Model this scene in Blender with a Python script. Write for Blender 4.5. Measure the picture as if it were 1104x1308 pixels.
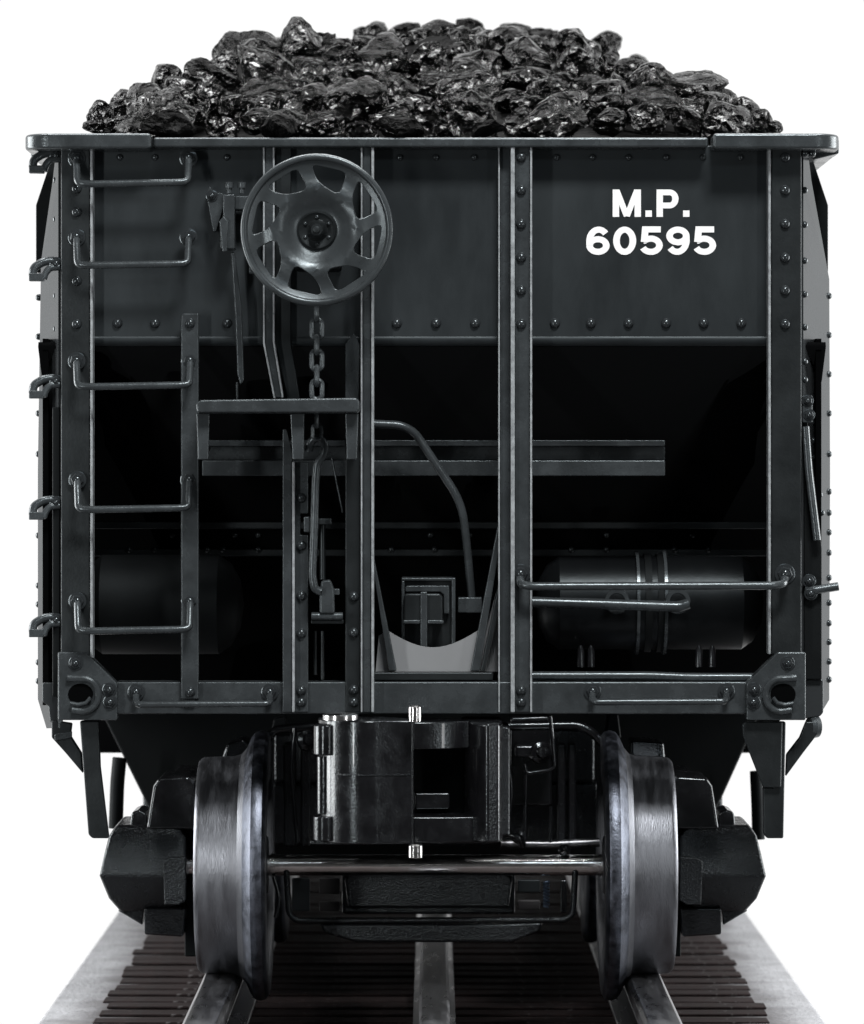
import bpy, bmesh, math, random
from mathutils import Vector, Matrix, noise
random.seed(7)
for o in list(bpy.data.objects): bpy.data.objects.remove(o)
scene = bpy.context.scene
C = scene.collection
R = math.radians

# ------------------------------------------------------------------ measures
S = 0.003            # metres per unit (one unit = one photo pixel on the plane of the car's end)
D = 5000.0           # camera distance in units
HZ = 610.0           # eye level
CX = 552.0
H = 745.0            # eye height above the roadbed
def W(u, v, d=0.0):
    k = 1 + d / D
    return Vector(((u - CX) * S * k, d * S, (H + (HZ - v) * k) * S))

# ------------------------------------------------------------------ camera
cd = bpy.data.cameras.new('camera'); cam = bpy.data.objects.new('camera', cd); C.objects.link(cam)
cam.location = (0, -D * S, H * S); cam.rotation_euler = (R(90), 0, 0)
cd.sensor_width = 36; cd.sensor_fit = 'AUTO'; cd.lens = 36 * D / 1308
cd.shift_y = (HZ - 654) / 1308.0
cd.clip_start = 0.1; cd.clip_end = 500
cd.dof.use_dof = True; cd.dof.focus_distance = D * S; cd.dof.aperture_fstop = cd.lens / 1000 / 0.06
scene.camera = cam

# ------------------------------------------------------------------ white studio and lamps
world = bpy.data.worlds.new('World'); scene.world = world; world.use_nodes = True
nt = world.node_tree; bg = nt.nodes['Background']
tc = nt.nodes.new('ShaderNodeTexCoord'); sp = nt.nodes.new('ShaderNodeSeparateXYZ'); mr = nt.nodes.new('ShaderNodeMapRange')
nt.links.new(tc.outputs['Generated'], sp.inputs[0]); nt.links.new(sp.outputs['Y'], mr.inputs['Value'])
mr.inputs['From Min'].default_value = -0.25; mr.inputs['From Max'].default_value = 0.45
mr.inputs['To Min'].default_value = 0.045; mr.inputs['To Max'].default_value = 1.02
nt.links.new(mr.outputs[0], bg.inputs['Strength']); bg.inputs['Color'].default_value = (1, 1, 1, 1)

def area(name, loc, target, sx, sy, radiance, col=(1, 1, 1)):
    l = bpy.data.lights.new(name, 'AREA'); l.shape = 'RECTANGLE'; l.size = sx; l.size_y = sy
    l.energy = radiance * math.pi * sx * sy; l.color = col
    o = bpy.data.objects.new(name, l); C.objects.link(o); o.location = loc
    o.rotation_euler = (Vector(target) - Vector(loc)).to_track_quat('-Z', 'Y').to_euler()
    return o
area('softbox_top', (0, 1.2, 9.0), (0, 1.0, 2.5), 7.0, 1.7, 25.0)
area('softbox_key', (2.2, -9.0, 14.2), (0, 0, 2.6), 4.0, 2.4, 92.0)
area('softbox_front', (0.8, -9.5, 6.8), (0, 0, 1.2), 3.0, .8, 5.0, (.82, .92, 1.0))
area('softbox_strip', (-4.6, -6.2, 2.3), (0, 0, 1.7), .42, 3.4, 38.0)
area('softbox_strip', (4.6, -6.2, 2.3), (0, 0, 1.7), .35, 3.4, 16.0)
area('softbox_side', (-6.5, 1.4, 2.7), (0, 1.0, 2.2), 3.0, 4.6, 13.0)
area('softbox_side', (6.5, 1.4, 2.7), (0, 1.0, 2.2), 3.0, 4.6, 12.0)

scene.view_settings.view_transform = 'Standard'; scene.view_settings.look = 'None'
scene.view_settings.gamma = 1; scene.view_settings.exposure = 0; scene.view_settings.use_curve_mapping = False

# ------------------------------------------------------------------ materials
def mat(name, col, rough=.4, metal=0, var=0.0, rvar=0.0, nscale=6, bump=0.0, bscale=60, spec=.5, coat=0, dist=.004, stretch=None):
    m = bpy.data.materials.new(name); m.use_nodes = True
    t = m.node_tree; b = t.nodes['Principled BSDF']; n = t.nodes; L = t.links
    b.inputs['Base Color'].default_value = (*col, 1); b.inputs['Roughness'].default_value = rough
    b.inputs['Metallic'].default_value = metal; b.inputs['Specular IOR Level'].default_value = spec
    b.inputs['Coat Weight'].default_value = coat
    if not metal and max(col) < .05: b.inputs['Specular Tint'].default_value = (.85, .96, 1.0, 1)
    tc = n.new('ShaderNodeTexCoord'); src = tc.outputs['Object']
    if stretch:
        mp = n.new('ShaderNodeMapping'); mp.inputs['Scale'].default_value = stretch
        L.new(src, mp.inputs[0]); src = mp.outputs[0]
    if var or rvar:
        nz = n.new('ShaderNodeTexNoise'); nz.inputs['Scale'].default_value = nscale
        nz.inputs['Detail'].default_value = 8; nz.inputs['Roughness'].default_value = .65
        L.new(src, nz.inputs['Vector'])
        if var:
            r = n.new('ShaderNodeMapRange'); r.inputs['From Min'].default_value = .3; r.inputs['From Max'].default_value = .7
            L.new(nz.outputs['Fac'], r.inputs['Value'])
            mx = n.new('ShaderNodeMix'); mx.data_type = 'RGBA'
            mx.inputs['A'].default_value = (*[c * (1 - var) for c in col], 1); mx.inputs['B'].default_value = (*[min(1, c * (1 + var)) for c in col], 1)
            L.new(r.outputs[0], mx.inputs['Factor']); L.new(mx.outputs['Result'], b.inputs['Base Color'])
        if rvar:
            r2 = n.new('ShaderNodeMapRange'); r2.inputs['From Min'].default_value = .3; r2.inputs['From Max'].default_value = .7
            r2.inputs['To Min'].default_value = max(.04, rough - rvar); r2.inputs['To Max'].default_value = rough + rvar
            L.new(nz.outputs['Fac'], r2.inputs['Value']); L.new(r2.outputs[0], b.inputs['Roughness'])
    if bump:
        n2 = n.new('ShaderNodeTexNoise'); n2.inputs['Scale'].default_value = bscale; n2.inputs['Detail'].default_value = 6
        L.new(src, n2.inputs['Vector'])
        bp = n.new('ShaderNodeBump'); bp.inputs['Strength'].default_value = bump; bp.inputs['Distance'].default_value = dist
        L.new(n2.outputs['Fac'], bp.inputs['Height']); L.new(bp.outputs[0], b.inputs['Normal'])
    return m
M = {}
M['black'] = mat('black_paint', (.011, .0125, .0132), .34, var=.25, rvar=.07, nscale=5, bump=.12, bscale=90, spec=.4)
M['sheet'] = mat('black_sheet_paint', (.0105, .0125, .0138), .46, var=.3, rvar=.1, spec=.36, stretch=(1, 1, .4), nscale=3.2, bump=.06, bscale=25)
M['grey'] = mat('worn_grey_black_paint', (.033, .0375, .040), .25, var=.25, rvar=.1, nscale=9, bump=.2, bscale=110)
M['side'] = mat('side_paint', (.03, .033, .035), .2, var=.1, nscale=3, spec=.36)
M['edge'] = mat('painted_edge_highlight', (.26, .28, .29), .33, var=.45, rvar=.1, nscale=30, bump=.2, bscale=120)  # bright edge highlights painted in as a paler tone
M['brake'] = mat('brake_wheel_paint', (.028, .032, .034), .3, var=.15, rvar=.06, nscale=8, bump=.1, bscale=80)
M['rivet'] = mat('rivet_paint', (.022, .025, .027), .14, rvar=.06, nscale=30)
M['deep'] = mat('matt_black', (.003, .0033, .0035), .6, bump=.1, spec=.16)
def diffuse_only(name, col):
    m = bpy.data.materials.new(name); m.use_nodes = True; t = m.node_tree; t.nodes.remove(t.nodes['Principled BSDF'])
    b = t.nodes.new('ShaderNodeBsdfDiffuse'); b.inputs['Color'].default_value = (*col, 1); b.inputs['Roughness'].default_value = 1
    t.links.new(b.outputs[0], t.nodes['Material Output'].inputs['Surface']); return m
M['recess_shade'] = diffuse_only('dead_black_recess_shade', (.003, .0032, .0034))  # shade of the recesses put into the colour as near black
M['plate'] = mat('pale_grey_plate', (.20, .207, .213), .5, var=.05, nscale=4)
M['white'] = mat('white_lettering', (.86, .86, .86), .5, var=.02)
M['gloss'] = mat('gloss_black_casting', (.007, .007, .008), .2, var=.3, rvar=.12, nscale=14, bump=.3, bscale=110, dist=.003)
M['gloss'].node_tree.nodes['Principled BSDF'].inputs['Coat Weight'].default_value = .3
M['rough'] = mat('rough_black_casting', (.007, .007, .008), .2, rvar=.12, nscale=30, bump=.6, bscale=150, dist=.006)
M['steel'] = mat('wheel_steel', (.18, .188, .205), .41, metal=1, var=.16, rvar=.13, nscale=9, bump=.25, bscale=80, stretch=(3, .6, .6))
M['flange'] = mat('worn_flange_steel', (.105, .115, .138), .42, metal=1, var=.5, rvar=.12, nscale=22, bump=.35, bscale=120)
M['axle'] = mat('bright_axle_steel', (.88, .86, .84), .17, metal=1, var=.25, rvar=.08, nscale=16, bump=.08, bscale=120, stretch=(.4, 2, 2))
M['chrome'] = mat('bright_metal', (.72, .72, .72), .22, metal=1, rvar=.08, nscale=20)
M['blue'] = mat('blued_spring', (.25, .33, .45), .35, metal=1)
M['rail'] = mat('rail_steel', (.17, .172, .18), .33, metal=1, var=.5, rvar=.1, nscale=10, bump=.3, bscale=70, stretch=(1.5, .35, 1.5))
M['tie'] = mat('brown_tie', (.029, .020, .0195), .75, spec=.15, var=.5, rvar=.15, nscale=16, bump=.5, bscale=60)
M['bed'] = mat('grey_roadbed', (.37, .375, .392), .7, var=.22, nscale=6, bump=.7, bscale=45, dist=.01)

# the roadbed is brown with oil and dirt between the tie ends and pale grey on the shoulders
def dirt(m, c2, lo, hi, speck=False):
    t = m.node_tree; n = t.nodes; L = t.links; b = n['Principled BSDF']
    geo = n.new('ShaderNodeTexCoord'); nz = n.new('ShaderNodeTexNoise'); nz.inputs['Scale'].default_value = 22 if speck else 5; nz.inputs['Detail'].default_value = 5
    L.new(geo.outputs['Object'], nz.inputs['Vector'])
    mx = n.new('ShaderNodeMix'); mx.data_type = 'RGBA'; r = n.new('ShaderNodeMapRange')
    if speck: L.new(nz.outputs['Fac'], r.inputs['Value'])
    else:
        sx = n.new('ShaderNodeSeparateXYZ'); L.new(geo.outputs['Object'], sx.inputs[0])
        ab = n.new('ShaderNodeMath'); ab.operation = 'ABSOLUTE'; L.new(sx.outputs['X'], ab.inputs[0])
        ad = n.new('ShaderNodeMath'); ad.operation = 'MULTIPLY_ADD'; ad.inputs[1].default_value = .35; L.new(nz.outputs['Fac'], ad.inputs[0]); L.new(ab.outputs[0], ad.inputs[2])
        L.new(ad.outputs[0], r.inputs['Value'])
    r.inputs['From Min'].default_value = lo; r.inputs['From Max'].default_value = hi
    L.new(r.outputs[0], mx.inputs['Factor'])
    old = b.inputs['Base Color'].links[0].from_socket
    A, B = (mx.inputs['A'], mx.inputs['B'])
    if speck: L.new(old, A); B.default_value = (*c2, 1)
    else: A.default_value = (*c2, 1); L.new(old, B)
    L.new(mx.outputs['Result'], b.inputs['Base Color'])
dirt(M['bed'], (.030, .020, .019), 1.42, 1.70)
dirt(M['tie'], (.16, .15, .15), .63, .72, True)

def coal_mat(name, rough, col):
    m = bpy.data.materials.new(name); m.use_nodes = True
    t = m.node_tree; b = t.nodes['Principled BSDF']; n = t.nodes; L = t.links
    b.inputs['Base Color'].default_value = (*col, 1)
    tc = n.new('ShaderNodeTexCoord')
    nz = n.new('ShaderNodeTexNoise'); nz.inputs['Scale'].default_value = 2.6; nz.inputs['Detail'].default_value = 5; nz.inputs['Roughness'].default_value = .5; nz.inputs['Distortion'].default_value = .8
    vo = n.new('ShaderNodeTexVoronoi'); vo.inputs['Scale'].default_value = 2.2; vo.feature = 'F1'
    mx = n.new('ShaderNodeMix'); mx.data_type = 'VECTOR'; mx.inputs['Factor'].default_value = .16
    L.new(tc.outputs['Object'], nz.inputs['Vector'])
    L.new(tc.outputs['Object'], mx.inputs['A']); L.new(nz.outputs['Color'], mx.inputs['B'])
    L.new(mx.outputs['Result'], vo.inputs['Vector'])
    ad = n.new('ShaderNodeMath'); ad.operation = 'MULTIPLY_ADD'; ad.inputs[1].default_value = 1.0
    L.new(nz.outputs['Fac'], ad.inputs[0]); L.new(vo.outputs['Distance'], ad.inputs[2])
    bp = n.new('ShaderNodeBump'); bp.inputs['Strength'].default_value = 1.0; bp.inputs['Distance'].default_value = .2
    L.new(ad.outputs[0], bp.inputs['Height']); L.new(bp.outputs[0], b.inputs['Normal'])
    r = n.new('ShaderNodeMapRange'); r.inputs['From Min'].default_value = .35; r.inputs['From Max'].default_value = .65
    r.inputs['To Min'].default_value = rough - .06; r.inputs['To Max'].default_value = rough + .06
    L.new(nz.outputs['Fac'], r.inputs['Value']); L.new(r.outputs[0], b.inputs['Roughness'])
    return m
M['coal'] = coal_mat('glossy_coal', .1, (.005, .005, .005))
M['coal_matt'] = coal_mat('dull_coal', .7, (.002, .002, .002)); M['coal_matt'].node_tree.nodes['Principled BSDF'].inputs['Specular IOR Level'].default_value = .08

# ------------------------------------------------------------------ mesh helpers
WL = {}                                     # world origin of every object made here
class MB:
    def __init__(s): s.bm = bmesh.new()
    def poly(s, pts, d0, t):                # outline on the plane at depth d0, pushed straight back by t
        k = 1.0
        f = [s.bm.verts.new(W(u, v, d0)) for u, v in pts]
        b = [s.bm.verts.new(W(u, v, d0) + Vector((0, t * S, 0))) for u, v in pts]
        n = len(pts)
        s.bm.faces.new(f); s.bm.faces.new(b[::-1])
        for i in range(n): s.bm.faces.new((f[i], b[i], b[(i + 1) % n], f[(i + 1) % n]))
        return s
    def box(s, u0, v0, u1, v1, d0, d1): return s.poly([(u0, v0), (u0, v1), (u1, v1), (u1, v0)], d0, d1 - d0)
    def hexa(s, lo, hi):                    # box in world units
        vs = [s.bm.verts.new((x, y, z)) for x in (lo[0], hi[0]) for y in (lo[1], hi[1]) for z in (lo[2], hi[2])]
        for q in ((0, 1, 3, 2), (4, 6, 7, 5), (0, 4, 5, 1), (2, 3, 7, 6), (0, 2, 6, 4), (1, 5, 7, 3)): s.bm.faces.new([vs[i] for i in q])
        return s
    def plan(s, pts, z0, z1):               # outline in plan (world x, y), raised from z0 to z1
        lo = [s.bm.verts.new((x, y, z0)) for x, y in pts]; hi = [s.bm.verts.new((x, y, z1)) for x, y in pts]
        n = len(pts); s.bm.faces.new(lo[::-1]); s.bm.faces.new(hi)
        for i in range(n): s.bm.faces.new((lo[i], lo[(i + 1) % n], hi[(i + 1) % n], hi[i]))
        return s
    def sweep(s, P, r, n=12, cap=True, sq=1.0):
        P = [Vector(p) for p in P]; rings = []
        up = None
        for i, p in enumerate(P):
            t = (P[min(i + 1, len(P) - 1)] - P[max(i - 1, 0)]).normalized()
            if up is None:
                up = Vector((0, 0, 1)) if abs(t.z) < .9 else Vector((0, -1, 0))
            a = (up - t * up.dot(t)).normalized(); up = a; b = t.cross(a)
            rr = r[i] if isinstance(r, (list, tuple)) else r
            rings.append([s.bm.verts.new(p + a * rr * math.cos(2 * math.pi * j / n) + b * rr * sq * math.sin(2 * math.pi * j / n)) for j in range(n)])
        for A, B in zip(rings, rings[1:]):
            for j in range(n): s.bm.faces.new((A[j], A[(j + 1) % n], B[(j + 1) % n], B[j]))
        if cap: s.bm.faces.new(rings[0][::-1]); s.bm.faces.new(rings[-1])
        return s
    def tube(s, pts, r, fillet=8, n=12): return s.sweep([W(*p) for p in fil(pts, fillet)], r * S, n)
    def lathe(s, c, axis, prof, n=64, close=False):   # prof: (along, radius) in world units about the axis through c
        ax = Vector(axis).normalized(); a = Vector((0, 0, 1)) if abs(ax.z) < .9 else Vector((1, 0, 0)); b = ax.cross(a)
        rings = []
        for h, r in prof:
            if r < 1e-6: rings.append([s.bm.verts.new(c + ax * h)])
            else: rings.append([s.bm.verts.new(c + ax * h + (a * math.cos(2 * math.pi * j / n) + b * math.sin(2 * math.pi * j / n)) * r) for j in range(n)])
        pairs = list(zip(rings, rings[1:]))
        if close: pairs.append((rings[-1], rings[0]))
        for A, B in pairs:
            for j in range(n):
                q = [A[j % len(A)], A[(j + 1) % len(A)], B[(j + 1) % len(B)], B[j % len(B)]]
                q = list(dict.fromkeys(q))
                if len(q) > 2: s.bm.faces.new(q)
        return s
    def quad(s, pts):
        s.bm.faces.new([s.bm.verts.new(p) for p in pts]); return s
    def build(s, name, m, parent=None, bev=1.6, smooth=False, solid=0, origin=None, seg=2):
        bm = s.bm
        bmesh.ops.recalc_face_normals(bm, faces=bm.faces[:])
        me = bpy.data.meshes.new(name); bm.to_mesh(me); bm.free()
        xs = [v.co for v in me.vertices]
        c = Vector([(min(v[i] for v in xs) + max(v[i] for v in xs)) / 2 for i in range(3)]) if origin is None else Vector(origin)
        me.transform(Matrix.Translation(-c))
        me.materials.append(M[m] if isinstance(m, str) else m)
        o = bpy.data.objects.new(name, me); C.objects.link(o); place(o, c, parent)
        for p in me.polygons: p.use_smooth = True
        if not smooth:
            me.set_sharp_from_angle(angle=R(34))
        if solid:
            md = o.modifiers.new('solid', 'SOLIDIFY'); md.thickness = solid * S; md.offset = 0
        if bev:
            md = o.modifiers.new('bevel', 'BEVEL'); md.width = bev * S; md.segments = seg; md.limit_method = 'ANGLE'; md.angle_limit = R(34)
            md.harden_normals = True
        return o
def place(o, c, parent):
    WL[o.name] = Vector(c)
    if parent: o.parent = parent; o.location = Vector(c) - WL[parent.name]
    else: o.location = c
def fil(pts, rad, n=6):                     # round the corners of a path of (u, v, d)
    pts = [Vector((*p, 0)[:3]) for p in pts]; out = [pts[0]]
    for a, b, c in zip(pts, pts[1:], pts[2:]):
        l = min(rad, (a - b).length * .45, (c - b).length * .45)
        p, q = b + (a - b).normalized() * l, b + (c - b).normalized() * l
        for i in range(n + 1):
            t = i / n; out.append(p * (1 - t) ** 2 + b * 2 * t * (1 - t) + q * t * t)
    out.append(pts[-1]); return [tuple(p) for p in out]
def empty(name, c, parent=None):
    o = bpy.data.objects.new(name, None); o.empty_display_size = .2; C.objects.link(o); place(o, c, parent); return o
def tag(o, label, cat, group=None, kind=None):
    if label: o['label'] = label
    if cat: o['category'] = cat
    if group: o['group'] = group
    if kind: o['kind'] = kind
    return o
def share(me, name, c, parent, rot=None, sc=None):   # another object on the same mesh
    o = bpy.data.objects.new(name, me); C.objects.link(o); place(o, c, parent)
    if rot: o.rotation_euler = rot
    if sc: o.scale = (sc, sc, sc)
    return o

def dome_mesh(name, r, washer=0, hexnut=False, m='rivet'):
    s = MB(); z = Vector((0, 0, 0)); ax = (0, -1, 0); r *= S
    if washer: s.lathe(z, ax, [(-.002, 0), (-.002, washer * S), (.004, washer * S), (.005, washer * S * .9), (.005, 0)], 20)
    if hexnut:
        s.lathe(z, ax, [(0, 0), (0, r * 1.25), (.010, r * 1.25), (.013, r * 1.05), (.013, 0)], 6)
        s.lathe(z, ax, [(.010, 0), (.010, r * .7), (.022, r * .65), (.026, r * .4), (.027, 0)], 14)
    else:
        s.lathe(z, ax, [(-.004, r * 1.02), (.002, r)] + [(.002 + r * .85 * math.sin(a), r * math.cos(a)) for a in [i * math.pi / 16 for i in range(1, 8)]] + [(.002 + r * .85, 0)], 20)
        for f in s.bm.faces: pass
    o = s.build(name, m, None, bev=0, origin=(0, 0, 0)); me = o.data
    bpy.data.objects.remove(o); return me
RIV = dome_mesh('rivet', 6.4); RIVS = dome_mesh('rivet', 4.4); BOLT = dome_mesh('bolt', 6.5, 11, True)
RIVD = dome_mesh('rivet', 4.2, m='black')
def rivets(parent, pts, d, me=RIV):
    for u, v in pts: share(me, 'rivet', W(u, v, d), parent)
def bolts(parent, pts, d, me=BOLT, name='bolt', sc=None):
    for u, v in pts: share(me, name, W(u, v, d), parent, rot=(0, random.uniform(0, 1), 0), sc=sc)

# ------------------------------------------------------------------ track
bedz = 0.0
HW = 540
s = MB(); yb0, yb1 = -900 * S, 5200 * S
s.plan([(-HW * S, yb0), (HW * S, yb0), (HW * S, yb1), (-HW * S, yb1)], -60 * S, 0)
o = s.build('roadbed', 'bed', None, bev=6); o['kind'] = 'structure'

def rail(name, uc, label, hw, dref=200):
    xc = (uc - CX) * S * (1 + dref / D); top = 90.5 * S
    a = hw * S
    prof = [(-a * 1.5, .0), (-a * 1.5, .018), (-a * .42, .05), (-a * .36, .16), (-a, .185), (-a, .245), (-a * .8, top - .004), (-a * .55, top),
            (a * .55, top), (a * .8, top - .004), (a, .245), (a, .185), (a * .36, .16), (a * .42, .05), (a * 1.5, .018), (a * 1.5, .0)]
    s = MB(); n = len(prof)
    A = [s.bm.verts.new((xc + x, yb0, .058 + z * .785)) for x, z in prof]; B = [s.bm.verts.new((xc + x, yb1, .058 + z * .785)) for x, z in prof]
    s.bm.faces.new(A); s.bm.faces.new(B[::-1])
    for i in range(n): s.bm.faces.new((A[i], B[i], B[(i + 1) % n], A[(i + 1) % n]))
    return tag(s.build(name, 'rail', None, bev=1.5), label, 'rail', 'rails of the track')
rail('rail', 284, 'worn steel running rail under the wheel on the ladder side', 24)
rail('rail', 821, 'worn steel running rail under the wheel on the lettered side', 24)
rail('rail', 555, 'slim middle rail running between the two wheels', 19)

s = MB(); s.hexa((-462 * S, -23 * S, .001), (462 * S, 25 * S, .012))
tie0 = s.build('railroad_tie', 'tie', None, bev=2, seg=2)
TIELAB = 'dark brown narrow tie crossing beneath the rails'
tag(tie0, TIELAB, 'railroad tie', 'ties under the track')
for i in range(64):
    t = tie0 if i == 0 else tie0.copy()
    if i: C.objects.link(t)
    t.location.y = (150 + i * 70) * S; t.location.x = random.uniform(-.02, .02); t.rotation_euler.z = random.uniform(-.006, .006); t.location.z += random.uniform(-.006, .003); t.scale.y = random.uniform(.85, 1.08)

# ------------------------------------------------------------------ the car
LEN = 2700
car = empty('hopper_car', Vector((0, 200 * S, 90.5 * S)))
tag(car, 'black riveted hopper car heaped with coal, its braked end facing the viewer', 'hopper car')

# end sheet with rolled lower lip
s = MB(); s.box(100, 186, 1004, 432, 6, 14)
sheet = s.build('end_sheet', 'sheet', car, bev=2)
s = MB(); s.tube([(100, 434, 14), (1004, 434, 14)], 9); s.build('rolled_lip', 'sheet', sheet, bev=0)
top = [(153, 201), (198, 201), (290, 201), (511, 201), (557, 201), (606, 201), (711, 201), (757, 201), (803, 201), (851, 201), (898, 201), (946, 201)]
rivets(sheet, top, 6, RIVS)
rivets(sheet, [(150, 413), (198, 413), (290, 413), (507, 413), (557, 413), (607, 413), (709, 413), (755, 413), (803, 413), (851, 413), (899, 413), (947, 413)], 6)

# letters drawn as strokes on a 1-high grid: (width, list of centre lines); stroke width SW
def arcp(cx, cy, rx, ry, a0, a1, n=28):
    return [(cx + rx * math.cos(R(a0 + (a1 - a0) * i / n)), cy + ry * math.sin(R(a0 + (a1 - a0) * i / n))) for i in range(n + 1)]
SW = .235; hs = SW / 2
six = [arcp(.41, .325, .41 - hs, .325 - hs, 0, 360, 40), arcp(.44, .50, .44 - hs, .5 - hs, 180, 38) ]
GL = {'0': (.80, [arcp(.40, .5, .40 - hs, .5 - hs, 0, 360, 48)]),
      '6': (.81, [arcp(.405, .335, .405 - hs, .335 - hs, 0, 360, 44), [(hs, .34)] + arcp(.43, .50, .43 - hs, .5 - hs, 180, 40)]),
      '5': (.80, [[(.73, 1 - hs * .92), (.10, 1 - hs * .92)], [(.205, .99), (.155, .455)], [(.16, .50)] + arcp(.39, .345, .41 - hs, .345 - hs, 138, -158, 36)])}
GL['9'] = (.81, [[(.81 - x, 1 - y) for x, y in st] for st in GL['6'][1]])
GL['.'] = (.24, [[(.12, 0), (.12, .235)]])
GL['P'] = (.80, [[(hs, 0), (hs, 1)], [(hs, 1 - hs * .9), (.48, 1 - hs * .9)] + arcp(.48, .655, .32 - hs * .95, .345 - hs * .9, 90, -90, 24)[1:] + [(hs, .31 + hs * .9)]])
GL['M'] = (1.02, [[(hs * .95, 0), (hs * .95, 1)], [(1.02 - hs * .95, 0), (1.02 - hs * .95, 1)], [(.135, 1), (.51, 0)], [(.885, 1), (.51, 0)]])
def text(body, u0, v0, u1, v1, d):
    h = v1 - v0; tot = sum(GL[c][0] for c in body); gap = ((u1 - u0) / h - tot) / (len(body) - 1)
    s = MB(); x = 0; lay = 0
    for ch in body:
        wdt, strokes = GL[ch]
        for st in strokes:
            closed = (st[0][0] - st[-1][0]) ** 2 + (st[0][1] - st[-1][1]) ** 2 < 1e-6
            L_, R_ = [], []
            P = st[:-1] if closed else st; n = len(P)
            for i, p in enumerate(P):
                a = P[i - 1] if (closed or i > 0) else p; c = P[(i + 1) % n] if (closed or i < n - 1) else p
                tx, ty = c[0] - a[0], c[1] - a[1]; l = math.hypot(tx, ty); nx, ny = -ty / l, tx / l
                w_ = hs * (1 - .10 * abs(ny))          # verticals a touch heavier than horizontals
                L_.append((p[0] + nx * w_, p[1] + ny * w_)); R_.append((p[0] - nx * w_, p[1] - ny * w_))
            cl = lambda p: W(u0 + (x + p[0]) * h, v1 - min(1, max(0, p[1])) * h, d - lay * .12)
            lv = [s.bm.verts.new(cl(p)) for p in L_]; rv = [s.bm.verts.new(cl(p)) for p in R_]
            for i in range(n if closed else n - 1):
                j = (i + 1) % n; s.bm.faces.new((lv[i], rv[i], rv[j], lv[j]))
            lay = (lay + 1) % 5
        x += wdt + gap
    o = s.build('lettering', 'white', sheet, bev=0); return o
text('M.P.', 783, 242, 881, 277, 5.2)
text('60595', 749, 289, 915, 326, 5.2)

# slope sheet, hopper chute, floor
def slope_v(d): return HZ - (170 - 550 * (d - 14) / 700) / (1 + d / D)
def slope_d(v):
    lo, hi = 14, 760
    for _ in range(40):
        m_ = (lo + hi) / 2
        if slope_v(m_) < v: lo = m_
        else: hi = m_
    return lo
s = MB(); hwS = 520 * S
za, zb = W(0, 440, 14).z, W(0, slope_v(740), 740).z
s.quad([(-hwS * .97, 14 * S, za), (hwS * .97, 14 * S, za), (hwS * .97, 740 * S, zb), (-hwS * .97, 740 * S, zb)])
slope = s.build('slope_sheet', 'recess_shade', car, bev=0, solid=8)
for v, t in ((669, 5), (704, 5)):
    d = slope_d(v); s = MB(); s.box(118, v - t / 2, 986, v + t / 2 + 4, d - 26, d + 10); s.build('rib', 'black', slope)
rivets(slope, [(u, 683) for u in (220, 330, 550, 600, 775, 885, 300)], slope_d(683) - 6, RIVD)
rivets(slope, [(u, 702) for u in (165, 198, 265, 285, 330, 500, 555, 730, 775, 862, 905)], slope_d(704) - 27, RIVD)
for sg in (-1, 1):
    x0, x1 = sorted((sg * 492 * S, sg * 499 * S)); s = MB(); s.hexa((x0, 16 * S, 1.36), (x1, 1000 * S, W(0, 432, 0).z)); s.build('added_bay_liner', 'recess_shade', car, bev=0)  # liners added to keep bright reflections out of the bays
s = MB(); s.poly([(127, 905), (190, 1032), (232, 1110), (872, 1110), (922, 1020), (974, 905)], 640, 1200)
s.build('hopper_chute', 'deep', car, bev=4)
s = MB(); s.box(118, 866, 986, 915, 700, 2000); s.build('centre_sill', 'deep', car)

# sides: tilted front strip, then straight back
def side(pts, ufront, vtop, name='side_panel'):
    s = MB(); rows = []
    for v, u in pts:
        f = W(ufront, v, 6); b = W(u, v, 6 + 2.6 * abs(u - ufront) + 2); far = Vector((b.x, LEN * S, b.z))
        rows.append([s.bm.verts.new(p) for p in (f, b, far)])
    for A, B in zip(rows, rows[1:]):
        for j in range(2): s.bm.faces.new((A[j], A[j + 1], B[j + 1], B[j]))
    o = s.build(name, 'side', car, bev=0, solid=5)
    for p in o.data.polygons: p.use_smooth = False
    return o
sr = side([(196, 1030), (230, 1034), (357, 1057), (600, 1058), (893, 1057), (905, 1050)], 1024, 0)
sl = side([(196, 74), (230, 70), (335, 55), (600, 51), (893, 51), (930, 62)], 77, 0)
for v in (378, 428, 478, 528, 580, 628, 655, 680, 706, 738, 770, 796, 820, 845, 868): share(RIVS, 'rivet', W(1058.5, v, 92), sr, rot=(0, 0, R(60)))
for v in (243, 287, 333, 376, 418, 462, 485, 512): share(RIVS, 'rivet', W(1028, v, 8), sr, rot=(0, 0, R(50)))
for i, v in enumerate((540, 563, 585, 608, 632, 655)): share(RIVS, 'rivet', W(1037 + i * 2.5, v, 40), sr, rot=(0, 0, R(55)))
for v in (380, 430, 528, 580, 684, 748, 772, 846, 870): share(RIVS, 'rivet', W(50, v, 92), sl, rot=(0, 0, R(-60)))
for v in (230, 280, 378, 420, 552, 572, 594, 614): share(RIVS, 'rivet', W(72, v, 20), sl, rot=(0, 0, R(-50)))
# side stakes further back and the dark upper gussets
for sgn, par in ((1, sr), (-1, sl)):
    q = lambda u: u if sgn > 0 else (1104 - u)
    s = MB(); s.poly([(q(1028), 196), (q(1040), 208), (q(1058), 262), (q(1058), 348), (q(1052), 348), (q(1030), 215)], 150, 40)
    s.build('side_gusset', 'deep', par)
    for k in range(1, 6):
        d = 92 + k * 480; xx = 555 * S * sgn
        s = MB(); s.hexa((min(xx * .9, xx * .955), d * S, 1.4), (max(xx * .9, xx * .955), (d + 40) * S, 3.4)); s.build('side_stake', 'black', par, bev=3)
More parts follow.
